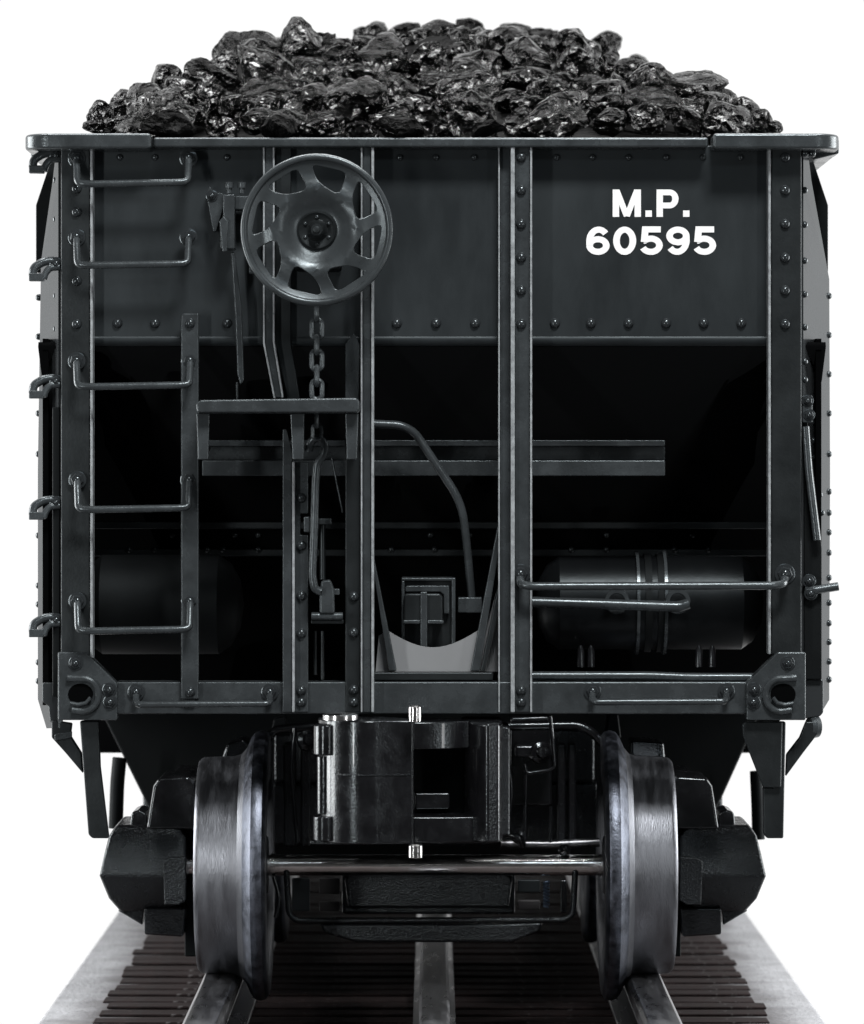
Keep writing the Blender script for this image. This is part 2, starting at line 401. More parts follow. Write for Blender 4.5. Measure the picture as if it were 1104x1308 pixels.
# dark lower recess strips beside the corner posts
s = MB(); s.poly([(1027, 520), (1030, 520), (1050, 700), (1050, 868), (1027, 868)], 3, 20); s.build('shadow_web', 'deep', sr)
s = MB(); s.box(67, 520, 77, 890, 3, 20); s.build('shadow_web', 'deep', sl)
s = MB(); s.tube([(1029, 545, -6), (1033, 600, -8), (1044, 690, -10)], 5); s.build('brake_rod', 'grey', car, bev=0)
s = MB(); s.box(1025, 505, 1038, 540, -4, 20); o = s.build('rod_bracket', 'grey', car); bolts(o, [(1032, 512), (1034, 530)], -4, sc=.7)
# foot of the sides
s = MB(); s.poly([(1026, 868), (1052, 868), (1052, 910), (1048, 915), (1028, 918)], 10, 60); s.build('side_foot', 'side', sr)
s = MB(); s.poly([(75, 872), (54, 872), (54, 896), (62, 902), (64, 922), (75, 930)], 10, 60); s.build('side_foot', 'side', sl)

# rear end
s = MB(); s.hexa((-hwS, (LEN - 10) * S, .8), (hwS, LEN * S, 3.52)); s.build('rear_end_sheet', 'sheet', car)

# corner posts
s = MB(); s.box(78, 188, 115, 872, -14, 8); lp = s.build('corner_post', 'black', car)
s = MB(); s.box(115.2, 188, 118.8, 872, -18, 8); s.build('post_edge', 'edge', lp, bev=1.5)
rivets(lp, [(98, 241), (98, 271), (98, 359), (98, 414)], -14)
s = MB(); s.box(985.2, 188, 1024, 836, -14, 8); rp = s.build('corner_post', 'black', car)
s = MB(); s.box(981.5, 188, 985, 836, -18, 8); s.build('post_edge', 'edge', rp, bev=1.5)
rivets(rp, [(1003, v) for v in (201, 243, 286, 329, 371, 414)], -14)

# centre right post (Z section)
s = MB(); s.box(658, 188, 677, 910, -22, -16); s.box(639, 188, 652.3, 910, -8, -2)
zp = s.build('post', 'grey', car, bev=1.3)
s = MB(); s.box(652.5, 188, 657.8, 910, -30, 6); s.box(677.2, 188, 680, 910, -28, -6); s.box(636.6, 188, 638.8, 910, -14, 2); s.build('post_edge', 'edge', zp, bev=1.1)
rivets(zp, [(666, v) for v in (201, 243, 286, 329, 371, 414, 882, 897)], -22)
# centre left pair
s = MB(); s.box(463.5, 188, 474, 910, -22, 6); cp = s.build('post', 'grey', car, bev=1.2)
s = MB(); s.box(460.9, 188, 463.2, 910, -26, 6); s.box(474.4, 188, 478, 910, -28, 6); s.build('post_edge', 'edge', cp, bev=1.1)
s = MB(); s.box(441, 530, 460.5, 910, -12, -4); fl = s.build('post_flange', 'black', cp)
rivets(fl, [(452, v) for v in (762, 808, 881, 897)], -12)
s = MB(); s.poly([(338, 188), (338, 438), (351, 508), (362, 508), (350, 436), (350, 188)], -16, 20); bs = s.build('bent_strut', 'grey', car)
for pts in ([(336, 188), (336, 438), (349.5, 509), (352, 509), (338.5, 438), (338.5, 188)], [(348.5, 188), (348.5, 436), (360, 508), (362.5, 508), (351, 436), (351, 188)]):
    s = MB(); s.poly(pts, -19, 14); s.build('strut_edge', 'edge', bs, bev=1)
s = MB(); s.poly([(352, 188), (352, 440), (368, 512), (384, 512), (372, 438), (372, 188)], -6, 12); s.build('bent_strut', 'black', car)
s = MB(); s.poly([(441, 440), (441, 530), (458, 530), (460, 440), (452, 425)], -2, 10); s.build('bent_strut', 'grey', car)
s = MB(); s.poly([(361, 548), (361, 910), (373, 910), (373, 575), (366, 548)], -22, 26); cq = s.build('post', 'grey', car, bev=1.3)
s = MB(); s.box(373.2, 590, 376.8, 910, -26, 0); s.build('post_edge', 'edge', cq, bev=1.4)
s = MB(); s.poly([(377.2, 590), (377.2, 910), (394, 910), (394, 683), (384, 683), (384, 656), (394, 656), (394, 590)], -15, 10); fl = s.build('post_flange', 'grey', cq)
rivets(fl, [(385, v) for v in (636, 697, 761, 809, 882, 897)], -15)

# end sill
s = MB(); s.box(148, 871, 956, 912, -10, 30); sill = s.build('end_sill', 'grey', car, bev=2)
s = MB(); s.box(478, 859, 630, 869, 2, 60); s.build('sill_ledge', 'black', sill)
s = MB(); s.tube([(680, 863, 14), (830, 863, 14), (880, 865, 14), (976, 865, 14)], 5.5); s.build('train_pipe', 'grey', car, bev=0)

# poling pockets
def pocket(sgn):
    q = (lambda u: u) if sgn > 0 else (lambda u: 1103.5 - u)
    s = MB(); s.poly([(q(74), 833), (q(74), 920), (q(150), 920), (q(150), 873), (q(110), 833)], -26, 30)
    c = s.build('corner_plate', 'grey', car, bev=2)
    bolts(c, [(q(97), 847), (q(140), 881), (q(141), 897)], -26, sc=.85)
    s = MB()
    path = [(q(86), 866), (q(104), 867)] + [(q(106 + 20 * math.cos(a)), 888 + 21 * math.sin(a)) for a in [R(t) for t in range(-80, 91, 17)]] + [(q(92), 907)]
    s.sweep([W(u, v, -29) for u, v in path], 4.2 * S, 10); s.build('pocket_rim', 'grey', c, bev=0)
    s = MB(); s.poly([(q(103 + 16 * math.cos(R(t))), 887 + 14 * math.sin(R(t))) for t in range(0, 360, 15)], -26.8, .6)
    s.build('pocket_hole_shade', 'recess_shade', c, bev=0)  # flat disc, the darkness of the hole painted as black
    s = MB(); s.sweep([W(q(u), v, -31) for u, v in ((90, 898), (100, 900), (110, 898), (116, 891))], 2.6 * S, 8); s.build('pocket_lip', 'grey', c, bev=0)
    return c
pocket(1); pocket(-1)

# coping round the top
def capoutline(sgn):
    pts = []
    x0 = sgn * (CX - 34) * S; xi = sgn * (CX - 196) * S; y0 = -46 * S; r = 34 * S
    for i in range(9):
        a = i / 8 * math.pi / 2
        pts.append((x0 - sgn * (r - r * math.cos(a)), y0 + r - r * math.sin(a)))
    pts += [(xi, y0), (xi, 10 * S), (x0 - sgn * 40 * S, 10 * S), (x0 - sgn * 40 * S, 120 * S), (x0, 120 * S)]
    return pts
s = MB(); s.box(196, 175.5, 905, 188, -33, 16); rim = s.build('top_rim', 'grey', car, bev=3, seg=3)
for sgn in (-1, 1):
    s = MB(); s.plan(capoutline(sgn), W(0, 190, -46).z, W(0, 170, -46).z); s.build('rim_corner', 'grey', rim, bev=4, seg=3)
    xx = sgn * 505 * S
    s = MB(); s.hexa((min(xx, sgn * 525 * S), 121 * S, W(0, 192, 0).z), (max(xx, sgn * 525 * S), LEN * S, W(0, 173, 0).z)); s.build('side_rim', 'grey', rim, bev=3)
s = MB(); s.poly([(1046, 170), (1072, 178), (1072, 196), (1040, 204), (1030, 196), (1046, 192)], 20, 50); s.build('rim_bracket', 'grey', rim, bev=2)
o = MB(); o.box(1025, 190.5, 1042, 200, -10, 14); o = o.build('rim_bracket', 'grey', rim); rivets(o, [(1029, 196), (1038, 196)], -10, RIVS)
s = MB(); s.hexa((-hwS, (LEN - 14) * S, W(0, 190, 0).z), (hwS, (LEN + 6) * S, W(0, 172, 0).z)); s.build('side_rim', 'grey', rim)

# ladder
s = MB(); s.poly([(231, 403), (231, 893), (254, 893), (254, 400), (234, 400)], -20, 10); strap = s.build('ladder_strap', 'grey', car, bev=2)
s = MB(); s.box(236, 893, 250, 898, -18, -8); s.build('strap_foot', 'black', strap)
rivets(strap, [(243, 413), (243, 884)], -20)
def grab(u0, u1, vb, vbar, d, r=4.6, out=26, name='ladder_rung'):
    s = MB()
    s.tube([(u0, vb + 3, d - 6), (u0, vb + 8, d - 10), (u0 + 1, vbar - 1, d - out), (u0 + 16, vbar, d - out - 2), (u1 - 16, vbar - 2, d - out - 2), (u1 - 1, vbar - 3, d - out), (u1, vb + 8, d - 10), (u1, vb + 3, d - 6)], r, 14, 14)
    for u in (u0, u1): s.lathe(W(u, vb + 9, d - 9), W(u, vb + 16, d - 13) - W(u, vb + 9, d - 9), [(-.012, 0), (-.012, r * S * 1.75), (.012, r * S * 1.6), (.016, 0)], 14)
    g = s.build(name, 'grey', car, bev=0)
    for u in (u0, u1): share(BOLT, 'bolt', W(u, vb, d), g, rot=(0, random.uniform(0, 1), 0), sc=1.05)
    return g
grab(98, 241, 202, 235, -14); grab(98, 241, 303, 339, -14); grab(98, 243, 461, 494, -18); grab(99, 242, 613, 651, -18); grab(99, 243, 768, 806, -18)
def bar(u0, u1, vb, vbar, d, r, name='grab_iron'):
    s = MB(); s.tube([(u0, vb, d), (u0, vbar - 2, d - 20), (u0 + 4, vbar, d - 24), (u1 - 4, vbar - 1, d - 24), (u1, vbar - 3, d - 20), (u1, vb, d)], r, 8, 14)
    g = s.build(name, 'grey', car, bev=0); bolts(g, [(u0, vb), (u1, vb)], d - 1, sc=1.0); return g
bar(174, 345, 884, 900, -10, 4.2); bar(757, 928, 883, 897, -10, 4.2)
s = MB(); s.tube([(664, 736, -22), (666, 747, -44), (680, 749, -48), (990, 748, -44), (1001, 746, -38), (1003, 736, -14)], 5.2, 8, 14)
g = s.build('grab_iron', 'grey', car, bev=0); bolts(g, [(665, 733)], -22, sc=1.15); bolts(g, [(1003, 733)], -14, sc=1.2)

# side grabs on the ladder side, handle on the other
for v in (207, 345, 495, 650, 800):
    s = MB(); s.tube([(70, v - 12, 2), (56, v - 11, 0), (43, v - 3, -4), (42, v + 8, -6)], 5.5, 14)
    s.poly([(37, v + 4), (37, v + 14), (56, v + 14), (56, v + 4)], -12, 14); s.tube([(77, v - 4, -2), (64, v - 3, -4), (58, v + 4, -6), (56, v + 12, -8)], 4.5, 8)
    g = s.build('side_grab_iron', 'grey', car, bev=1); share(BOLT, 'bolt', W(72, v - 8, -2), g, sc=.8)
s = MB(); s.tube([(1030, 752, 0), (1040, 754, -4), (1071, 749, -4)], 5.5, 6); g = s.build('side_handle', 'grey', car, bev=0); bolts(g, [(1034, 742), (1036, 758)], -4, sc=.8)

# sill steps
s = MB(); s.poly([(102, 921), (113, 1066), (118, 1071), (139, 1071), (128, 980), (126, 921)], -8, 16); o = s.build('sill_step', 'black', car, bev=2)
s = MB(); s.poly([(66, 920), (66, 942), (84, 962), (106, 988), (104, 962), (90, 940), (92, 924)], 6, 14); s.build('step_brace', 'black', o)
s = MB(); s.poly([(70, 938), (70, 946), (92, 942), (92, 934)], 0, 5); s.build('brace_plate', 'grey', o, bev=1)
s = MB(); s.poly([(975, 1006), (976, 1066), (980, 1071), (1001, 1071), (1004, 922), (988, 922), (988, 1006)], -6, 16); o = s.build('sill_step', 'black', car, bev=2)
s = MB(); s.poly([(948, 926), (949, 940), (975, 1006), (998, 1006), (1000, 922), (952, 922)], -14, 8); s.build('step_gusset', 'black', o, bev=2)
s = MB(); s.poly([(1044, 922), (1046, 936), (1026, 962), (1004, 992), (1005, 964), (1022, 942), (1030, 922)], 6, 14); s.build('step_brace', 'black', o)
s = MB(); s.lathe(W(1044, 928, 20), (-1, -.4, 0), [(0, 0), (0, 14 * S), (.02, 15 * S), (.035, 12 * S), (.035, 0)], 24); s.build('step_knob', 'grey', o, bev=0)
s = MB(); s.tube([(153, 968, 500), (150, 1000, 500), (148, 1058, 500)], 10, 10); s.build('door_lever', 'deep', car, bev=0)
s = MB(); s.tube([(966, 985, 500), (968, 1030, 500), (969, 1072, 500)], 9, 10); s.build('door_lever', 'deep', car, bev=0)

# ------------------------------------------------------------------ brake gear
hub = W(405, 294, -100)
wheel = empty('brake_wheel', hub, car)
def dish(r):                                # depth in units: towards the viewer is negative
    if r < 22: return 9
    if r < 54:
        t = (r - 22) / 32; return 9 - 15 * t * t * (3 - 2 * t)
    return -6 + 5 * math.sin((r - 54) / 37 * math.pi)
bm = bmesh.new(); N = 40
def pt(r, th): return hub + Vector((r * math.sin(th) * S, dish(r) * S, r * math.cos(th) * S))
for k in range(8):
    th0 = R(11 + 45 * k)
    hole = []; outer = []
    corners = [(83.5, -.29), (82.5, .29), (51, .38), (60, -.17)]
    cs = [Vector((r * math.sin(t), r * math.cos(t))) for r, t in corners]; path = []
    for i in range(4):
        a, b, c = cs[i - 1], cs[i], cs[(i + 1) % 4]; l = 9
        p, q = b + (a - b).normalized() * l, b + (c - b).normalized() * l
        for j in range(4): t = j / 3; path.append(p * (1 - t) ** 2 + b * 2 * t * (1 - t) + q * t * t)
    # resample
    dense = []
    for i in range(len(path)):
        a, b = path[i], path[(i + 1) % len(path)]
        for j in range(6): dense.append(a.lerp(b, j / 6))
    cen = Vector((0, 67))
    def polar_hit(ang):                     # hole boundary at bearing ang round its centre
        best = min(dense, key=lambda p: abs((math.atan2((p - cen).x, (p - cen).y) - ang + math.pi) % (2 * math.pi) - math.pi))
        return best
    sec = math.pi / 8
    outs = []
    for i in range(10): outs.append((91, -sec + 2 * sec * i / 9))
    for i in range(1, 8): outs.append((91 - (91 - 42) * i / 8, sec))
    for i in range(10): outs.append((42, sec - 2 * sec * i / 9))
    for i in range(1, 8): outs.append((42 + (91 - 42) * i / 8, -sec))
    ring = []
    for r, t in outs:
        p = Vector((r * math.sin(t), r * math.cos(t))); ang = math.atan2((p - cen).x, (p - cen).y)
        h = polar_hit(ang); ring.append(((r, t), (h.length, math.atan2(h.x, h.y))))
    vo, vm, vi = [], [], []
    for (r, t), (hr, ht) in ring:
        vo.append(bm.verts.new(pt(r, th0 + t))); vi.append(bm.verts.new(pt(hr, th0 + ht)))
        mr_, mt_ = (r + hr) / 2, (t + ht) / 2; vm.append(bm.verts.new(pt(mr_, th0 + mt_)))
    n = len(vo)
    for i in range(n):
        j = (i + 1) % n
        bm.faces.new((vo[i], vo[j], vm[j], vm[i])); bm.faces.new((vm[i], vm[j], vi[j], vi[i]))
    # inner dish
    prev = None
    for rr in (42, 34, 28, 24, 14, 4):
        row = [bm.verts.new(pt(rr, th0 - sec + 2 * sec * i / 9)) for i in range(10)]
        if prev:
            for i in range(9): bm.faces.new((prev[i], prev[i + 1], row[i + 1], row[i]))
        prev = row
bmesh.ops.remove_doubles(bm, verts=bm.verts[:], dist=.0006)
s = MB(); s.bm.free(); s.bm = bm
s.build('wheel_disc', 'brake', wheel, bev=1.0, smooth=True, solid=4)
s = MB()
s.lathe(hub + Vector((0, -6 * S, 0)), (0, -1, 0), [(r_ * S, (91 + a_) * S) for r_, a_ in [(4.6 * math.cos(R(t)), 4.6 * math.sin(R(t))) for t in range(0, 360, 30)]], 96, close=True)
s.build('wheel_rim', 'brake', wheel, bev=0)
s = MB(); s.lathe(hub, (0, -1, 0), [(-11 * S, 26 * S), (-4 * S, 24.5 * S), (-2 * S, 22.5 * S), (-4 * S, 20.5 * S), (-6 * S, 14 * S), (-3 * S, 11 * S), (2 * S, 9.5 * S), (9 * S, 8 * S), (11 * S, 7 * S), (11 * S, 4.5 * S), (16 * S, 4 * S), (17 * S, 0)], 40)
hb = s.build('hub', 'black', wheel, bev=0)
for k in range(6): share(RIVS, 'rivet', hub + Vector((17 * S * math.sin(R(60 * k)), 5 * S, 17 * S * math.cos(R(60 * k)))), hb, sc=.6)
s = MB(); s.sweep([hub + Vector((0, 0, 0)), hub + Vector((0, 95 * S, 0))], 9 * S, 14); s.build('wheel_shaft', 'black', wheel, bev=0)
s = MB(); s.box(376, 250, 436, 345, -40, 6); s.build('gear_housing', 'deep', car, bev=4)

# pawl bracket and lever
s = MB(); s.poly([(268, 237), (263, 247), (272, 296), (276, 296), (290, 252), (284, 246), (274, 246)], -14, 14); br = s.build('pawl_bracket', 'grey', car)
bolts(br, [(271, 250)], -14, sc=.7)
s = MB(); s.box(285, 248, 300, 318, -42, -8); s.box(281, 282, 287, 318, -34, -8); s.box(300, 250, 322, 268, -32, -8); s.poly([(280, 282), (286, 276), (292, 282), (290, 322), (284, 322)], -48, 6)
s.build('pawl_block', 'grey', br, bev=2)
for u in (293, 309):
    s = MB(); s.lathe(W(u, 247, -30), (0, 0, 1), [(0, 0), (0, 3.5 * S), (7 * S, 3.5 * S), (7 * S, 5.5 * S), (13 * S, 5.5 * S), (14 * S, 4.5 * S), (14 * S, 0)], 16); s.build('bolt', 'grey', br, bev=0)
s = MB(); s.box(318, 305, 326, 350, -20, 4); s.build('pawl_catch', 'grey', br)
s = MB(); s.poly([(295, 322), (300, 400), (303, 478), (307, 492), (312, 486), (309, 392), (300, 322)], -24, 8); lv = s.build('release_lever', 'grey', car, bev=2)
s = MB(); s.tube([(303, 488, -20), (303, 512, -20)], 1.6); s.build('lever_wire', 'black', lv, bev=0)

# chain
chain = empty('brake_chain', W(405, 388, -56), car)
def link(v, face, L=30, wd=20, r=3.4):
    s = MB(); P = []
    for i in range(25):
        a = 2 * math.pi * i / 24
        x = math.sin(a) * (wd / 2 - r); z = math.cos(a) * (wd / 2 - r) + (L / 2 - wd / 2) * (1 if math.cos(a) > 0 else -1)
        p = Vector((x * S, 0, z * S)) if face else Vector((0, x * S, z * S))
        P.append(W(405, v, -56) + p)
    s.sweep(P, r * S, 8, cap=False); s.build('chain_link', 'grey', chain, bev=0)
for i, v in enumerate((397, 420, 440, 460, 480, 498)): link(v, i % 2 == 1, L=31 if i % 2 else 30)
for i, v in enumerate((536, 552)): link(v, i % 2 == 1, L=24, wd=16, r=2.6)

# brake step board
s = MB(); s.poly([(250, 516), (252, 527), (456, 527), (459, 522), (459, 512), (455, 508), (256, 511)], -120, 104)
step = s.build('brake_step', 'grey', car, bev=2.5)
for pts in ([(251, 528), (253, 587), (266, 587), (268, 528)], [(371, 528), (374, 587), (388, 587), (389, 528)], [(441, 528), (443, 587), (456, 587), (458, 528)]):
    s = MB(); s.poly(pts, -104, 8); s.build('step_bracket', 'grey', step, bev=1.5)
    s = MB(); a = W(sum(p[0] for p in pts) / 4, 572, -96); b = Vector((a.x, -14 * S, a.z)); s.sweep([a, b], 5 * S, 8); s.build('bracket_stay', 'black', step, bev=0)

# hooked brake rod, clevis
s = MB(); s.tube([(395, 576, -40), (396, 566, -42), (402, 559, -44), (411, 561, -44), (416, 570, -42), (413, 582, -40), (405, 592, -40), (403, 620, -40), (401, 690, -40), (399, 735, -40), (402, 752, -40), (410, 756, -40)], 5.2, 9)
rod = s.build('hooked_brake_rod', 'grey', car, bev=0)
s = MB(); s.poly([(410, 742), (408, 760), (408, 784), (428, 784), (427, 752), (422, 740)], -36, 18); s.build('clevis', 'grey', rod, bev=3)
s = MB(); s.box(408, 752, 434, 760, -30, -22); s.build('clevis_pin', 'grey', rod, bev=1)
s = MB(); s.lathe(W(398, 787, -28), (1, 0, 0), [(0, 0), (0, 5 * S), (40 * S, 5 * S), (40 * S, 0)], 14); s.build('clevis_pin', 'grey', rod, bev=1)
s = MB(); s.box(397, 792, 439, 797, -24, 0); s.build('pin_bracket', 'black', rod)
s = MB(); s.box(388, 660, 396, 680, -32, -6); s.box(396, 662, 424, 670, -12, -4); s.build('rod_guide', 'grey', rod)
for u, v0, v1, rr in ((412, 670, 740, 4), (403, 806, 862, 2), (412, 806, 868, 2.4)):
    s = MB(); s.tube([(u, v0, 10), (u, v1, 10)], rr); s.build('pull_rod', 'black', car, bev=0)
s = MB(); s.tube([(424, 585, 20), (438, 655, 20)], 1.4); s.build('pull_rod', 'grey', car, bev=0)

# pipe, cross beam, tanks, valve
s = MB(); s.tube([(470, 541, 60), (512, 543, 60), (530, 552, 62), (590, 642, 70), (597, 700, 80), (603, 768, 90)], 5.4, 26, 14); s.build('retainer_pipe', 'grey', car, bev=0)
s = MB(); s.box(258, 562, 850, 570, 108, 160); s.box(258, 570, 850, 588, 140, 160); s.poly([(258, 588), (258, 608), (850, 608), (850, 588)], 108, 30)
s.build('cross_beam', 'grey', car, bev=1.5)
def tank(u0, u1, vc, r, d, m='black', name='air_reservoir'):
    a = W(u0, vc, d); L_ = (u1 - u0) * S * (1 + d / D); r *= S; e = r * .5
    prof = [(0, 0), (e * .15, r * .5), (e * .5, r * .82), (e, r)] + [(L_ - e, r), (L_ - e * .5, r * .82), (L_ - e * .15, r * .5), (L_, 0)]
    s = MB(); s.lathe(a, (1, 0, 0), prof, 56); return s.build(name, m, car, bev=0)
M['tank'] = mat('tank_paint', (.004, .0045, .005), .36, spec=.18, rvar=.06, bump=.1)
tk = tank(684, 976, 770, 62, 210, 'tank')
for u in (811, 846):
    s = MB(); s.lathe(W(u, 770, 210), (1, 0, 0), [(0, 61 * S), (0, 69 * S), (4 * S, 69 * S), (4 * S, 61 * S)], 64, close=True); s.build('tank_flange', 'grey', tk, bev=0)
for u in (822, 838):
    s = MB(); s.lathe(W(u, 770, 210), (1, 0, 0), [(0, 61 * S), (0, 65.5 * S), (9 * S, 65.5 * S), (9 * S, 61 * S)], 48, close=True); s.build('tank_strap', 'deep', tk, bev=0)
s = MB(); s.tube([(678, 769, 110), (780, 772, 110), (868, 775, 110), (880, 771, 110)], 7, 8); br = s.build('brake_beam_rod', 'grey', car, bev=0)
for u in (788, 866):
    s = MB(); s.lathe(W(u, 768, 130), (0, -1, 0), [(0, 17 * S), (5 * S, 16 * S), (5 * S, 11 * S), (0, 10 * S)], 24, close=True); s.build('rod_eye', 'grey', tk, bev=0)
for u in (742, 755, 893, 910):
    s = MB(); s.lathe(W(u, 852, 120), (0, 0, 1), [(0, 0), (0, 5 * S), (22 * S, 4.5 * S), (28 * S, 2 * S), (29 * S, 0)], 14); s.build('tank_foot', 'gloss', tk, bev=0)
tank(100, 312, 772, 66, 200, 'deep')
# valve box
s = MB(); s.box(513, 740, 582, 836, 70, 150); vb = s.build('valve_box', 'black', car, bev=3)
s = MB(); s.box(513, 738, 580, 742, 62, 120); s.box(513, 742.2, 517, 830, 60, 90); s.box(577, 738, 582, 832, 60, 90); s.poly([(518, 750), (518, 756), (563, 756), (567, 760), (567, 784), (574, 784), (574, 748), (520, 748)], 58, 20); s.build('valve_frame', 'grey', vb, bev=1.3)
s = MB(); s.poly([(516, 760), (516, 796), (566, 796), (566, 762), (562, 758), (520, 758)], 48, 24); s.build('valve_cover', 'black', vb, bev=3)
s = MB(); s.poly([(537, 756), (537, 834), (546, 834), (546, 756)], 42, 8); s.box(515, 792, 536.8, 797, 42, 50); s.box(546.2, 792, 567, 797, 42, 50); s.build('valve_cross', 'grey', vb, bev=1.5)
s = MB(); s.box(585, 763, 616, 783, 80, 110); s.build('valve_bracket', 'grey', vb)
# gussets and the pale plate at the foot of the opening
pts = [(478, 790), (478, 858), (650, 858), (650, 700)] 
arc = [(610 - 114 * i / 14, 801 + 26 * math.sin(math.pi * (.06 + .88 * i / 14))) for i in range(15)]
s = MB(); s.poly([(484, 812), (480, 858), (645, 858), (645, 716), (622, 800)] + [(p[0], p[1]) for p in arc], 30, 6); s.build('saddle_plate', 'plate', car, bev=0)
for pts in ([(640, 648), (601, 857), (613, 857), (640, 690)], [(478, 712), (478, 736), (497, 857), (507, 857)]):
    s = MB(); s.poly(pts, 6, 20); g = s.build('sloping_gusset', 'grey', car, bev=1.5)
s = MB(); s.poly([(640, 730), (614, 857), (620, 857), (640, 770)], 2, 24); s.build('sloping_gusset', 'black', car, bev=1.5)

# ------------------------------------------------------------------ truck
AX = 200; AV = 1105; KA = 1 + AX / D
def wheelset(dax, parent=car):
    c = Vector((0, dax * S, W(0, AV, AX).z))
    xs = lambda u: (u - CX) * S * KA
    s = MB(); r = 13.4 * S * KA
    s.lathe(c, (1, 0, 0), [(xs(226), 0), (xs(226), r * .95), (xs(256), r * .95), (xs(256), r), (xs(346), r), (xs(346), r * 1.12), (xs(352), r * 1.12), (xs(352), r), (xs(764), r), (xs(764), r * 1.1), (xs(768), r * 1.1), (xs(768), r), (xs(858), r), (xs(858), r * .95), (xs(884), r * .95), (xs(884), 0)], 40)
    a = s.build('wheel_axle', 'axle', parent, bev=0)
    for sgn in (-1, 1):
        q = (lambda u: xs(u)) if sgn < 0 else (lambda u: xs(1113 - u))
        T = 143 * S
        prof = [(q(258), .0), (q(258), T * .62), (q(264), T * .78), (q(256), T * .86), (q(255), T * .965), (q(258), T * .99), (q(262), T), (q(300), T * 1.012), (q(309), T * 1.03), (q(316), T * 1.09), (q(322), T * 1.19), (q(327), T * 1.235), (q(334), T * 1.25), (q(341), T * 1.235), (q(345), T * 1.19), (q(345), T * .8), (q(336), T * .7), (q(338), T * .3), (q(343), T * .25), (q(343), 0)]
        s = MB(); s.lathe(c, (1, 0, 0), prof, 128); w = s.build('wheel', 'steel', a, bev=0)
        # worn bright flange band as its own material on the flange faces
        w.data.materials.append(M['flange'])
        for p in w.data.polygons:
            rad = math.hypot(p.center.y, p.center.z)
            if rad > T * 1.1: p.material_index = 1
    return a
ws = wheelset(AX)
for d in (AX + 640, LEN - 200 - 640, LEN - 200): wheelset(d)

def truck_side(sgn, d0=AX):
    q = (lambda u: u) if sgn < 0 else (lambda u: 1106 - u)
    f = d0 - 60
    rws = [(1054, 148, 226, 26), (1068, 139, 237, 14), (1092, 133, 238, 7), (1119, 127, 238, 0), (1148, 139, 237, 16), (1165, 154, 212, 44)]
    s = MB(); G = []
    for v, ul, ur, dd in rws: G.append([s.bm.verts.new(p) for p in (W(q(ul), v, f + dd), W(q(ur), v, f + dd), W(q(ur), v, f + dd) + Vector((0, 140 * S, 0)), W(q(ul), v, f + dd) + Vector((0, 140 * S, 0)))])
    for A, B in zip(G, G[1:]):
        for j in range(4): s.bm.faces.new((A[j], A[(j + 1) % 4], B[(j + 1) % 4], B[j]))
    s.bm.faces.new(G[0]); s.bm.faces.new(G[-1][::-1])
    jb = s.build('journal_box', 'rough', car, bev=4, seg=3)
    s = MB(); s.poly([(q(187), 1060), (q(196), 1004), (q(203), 994), (q(240), 992), (q(250), 1000), (q(250), 1060)], f + 20, 120); s.build('side_frame_head', 'gloss', jb, bev=4)
    s = MB(); s.poly([(q(166), 1056), (q(168), 1038), (q(178), 1034), (q(188), 1040), (q(188), 1056)], f + 40, 80); s.build('spring_cap', 'gloss', jb, bev=3)
    s = MB(); s.poly([(q(184), 1160), (q(184), 1194), (q(234), 1197), (q(238), 1160)], f + 30, 100); s.build('frame_foot', 'gloss', jb, bev=3)
    s = MB(); s.poly([(q(150), 1163), (q(182), 1182), (q(184), 1162)], f + 50, 40); s.build('foot_web', 'gloss', jb, bev=2)
    s = MB(); s.box(min(q(236), q(254)), 1040, max(q(236), q(254)), 1222, f + 84, f + 130); s.build('pedestal', 'deep', jb, bev=2)
    s = MB(); s.poly([(q(238), 1094), (q(238), 1150), (q(228), 1156), (q(210), 1156), (q(208), 1100), (q(216), 1096)], f - 6, 12); s.build('journal_lid', 'rough', jb, bev=2)
    # the side frame running back to the second axle
    x0, x1 = sorted((W(q(200), 0, d0).x, W(q(236), 0, d0).x)); zc = W(0, AV, AX).z
    s = MB(); s.hexa((x0, (d0 + 80) * S, zc + .02), (x1, (d0 + 620) * S, zc + .3)); s.hexa((x0, (d0 + 90) * S, zc - .22), (x1, (d0 + 600) * S, zc - .1)); s.build('side_frame', 'rough', jb, bev=4)
    x0, x1 = sorted((W(q(140), 0, d0).x, W(q(236), 0, d0).x))
    s = MB(); s.hexa((x0, (d0 + 600) * S, zc - .18), (x1, (d0 + 720) * S, zc + .16)); s.build('journal_box', 'rough', jb, bev=6)
    return jb
jbs = [truck_side(-1), truck_side(1)]
# rear truck frames: copies
zc = W(0, AV, AX).z
def kids(o): return [x for x in bpy.data.objects if x.parent == o]
for jb in jbs:
    c = jb.copy(); C.objects.link(c); c.location.y += (LEN - 1040) * S
    for k in kids(jb):
        e = k.copy(); C.objects.link(e); e.parent = c

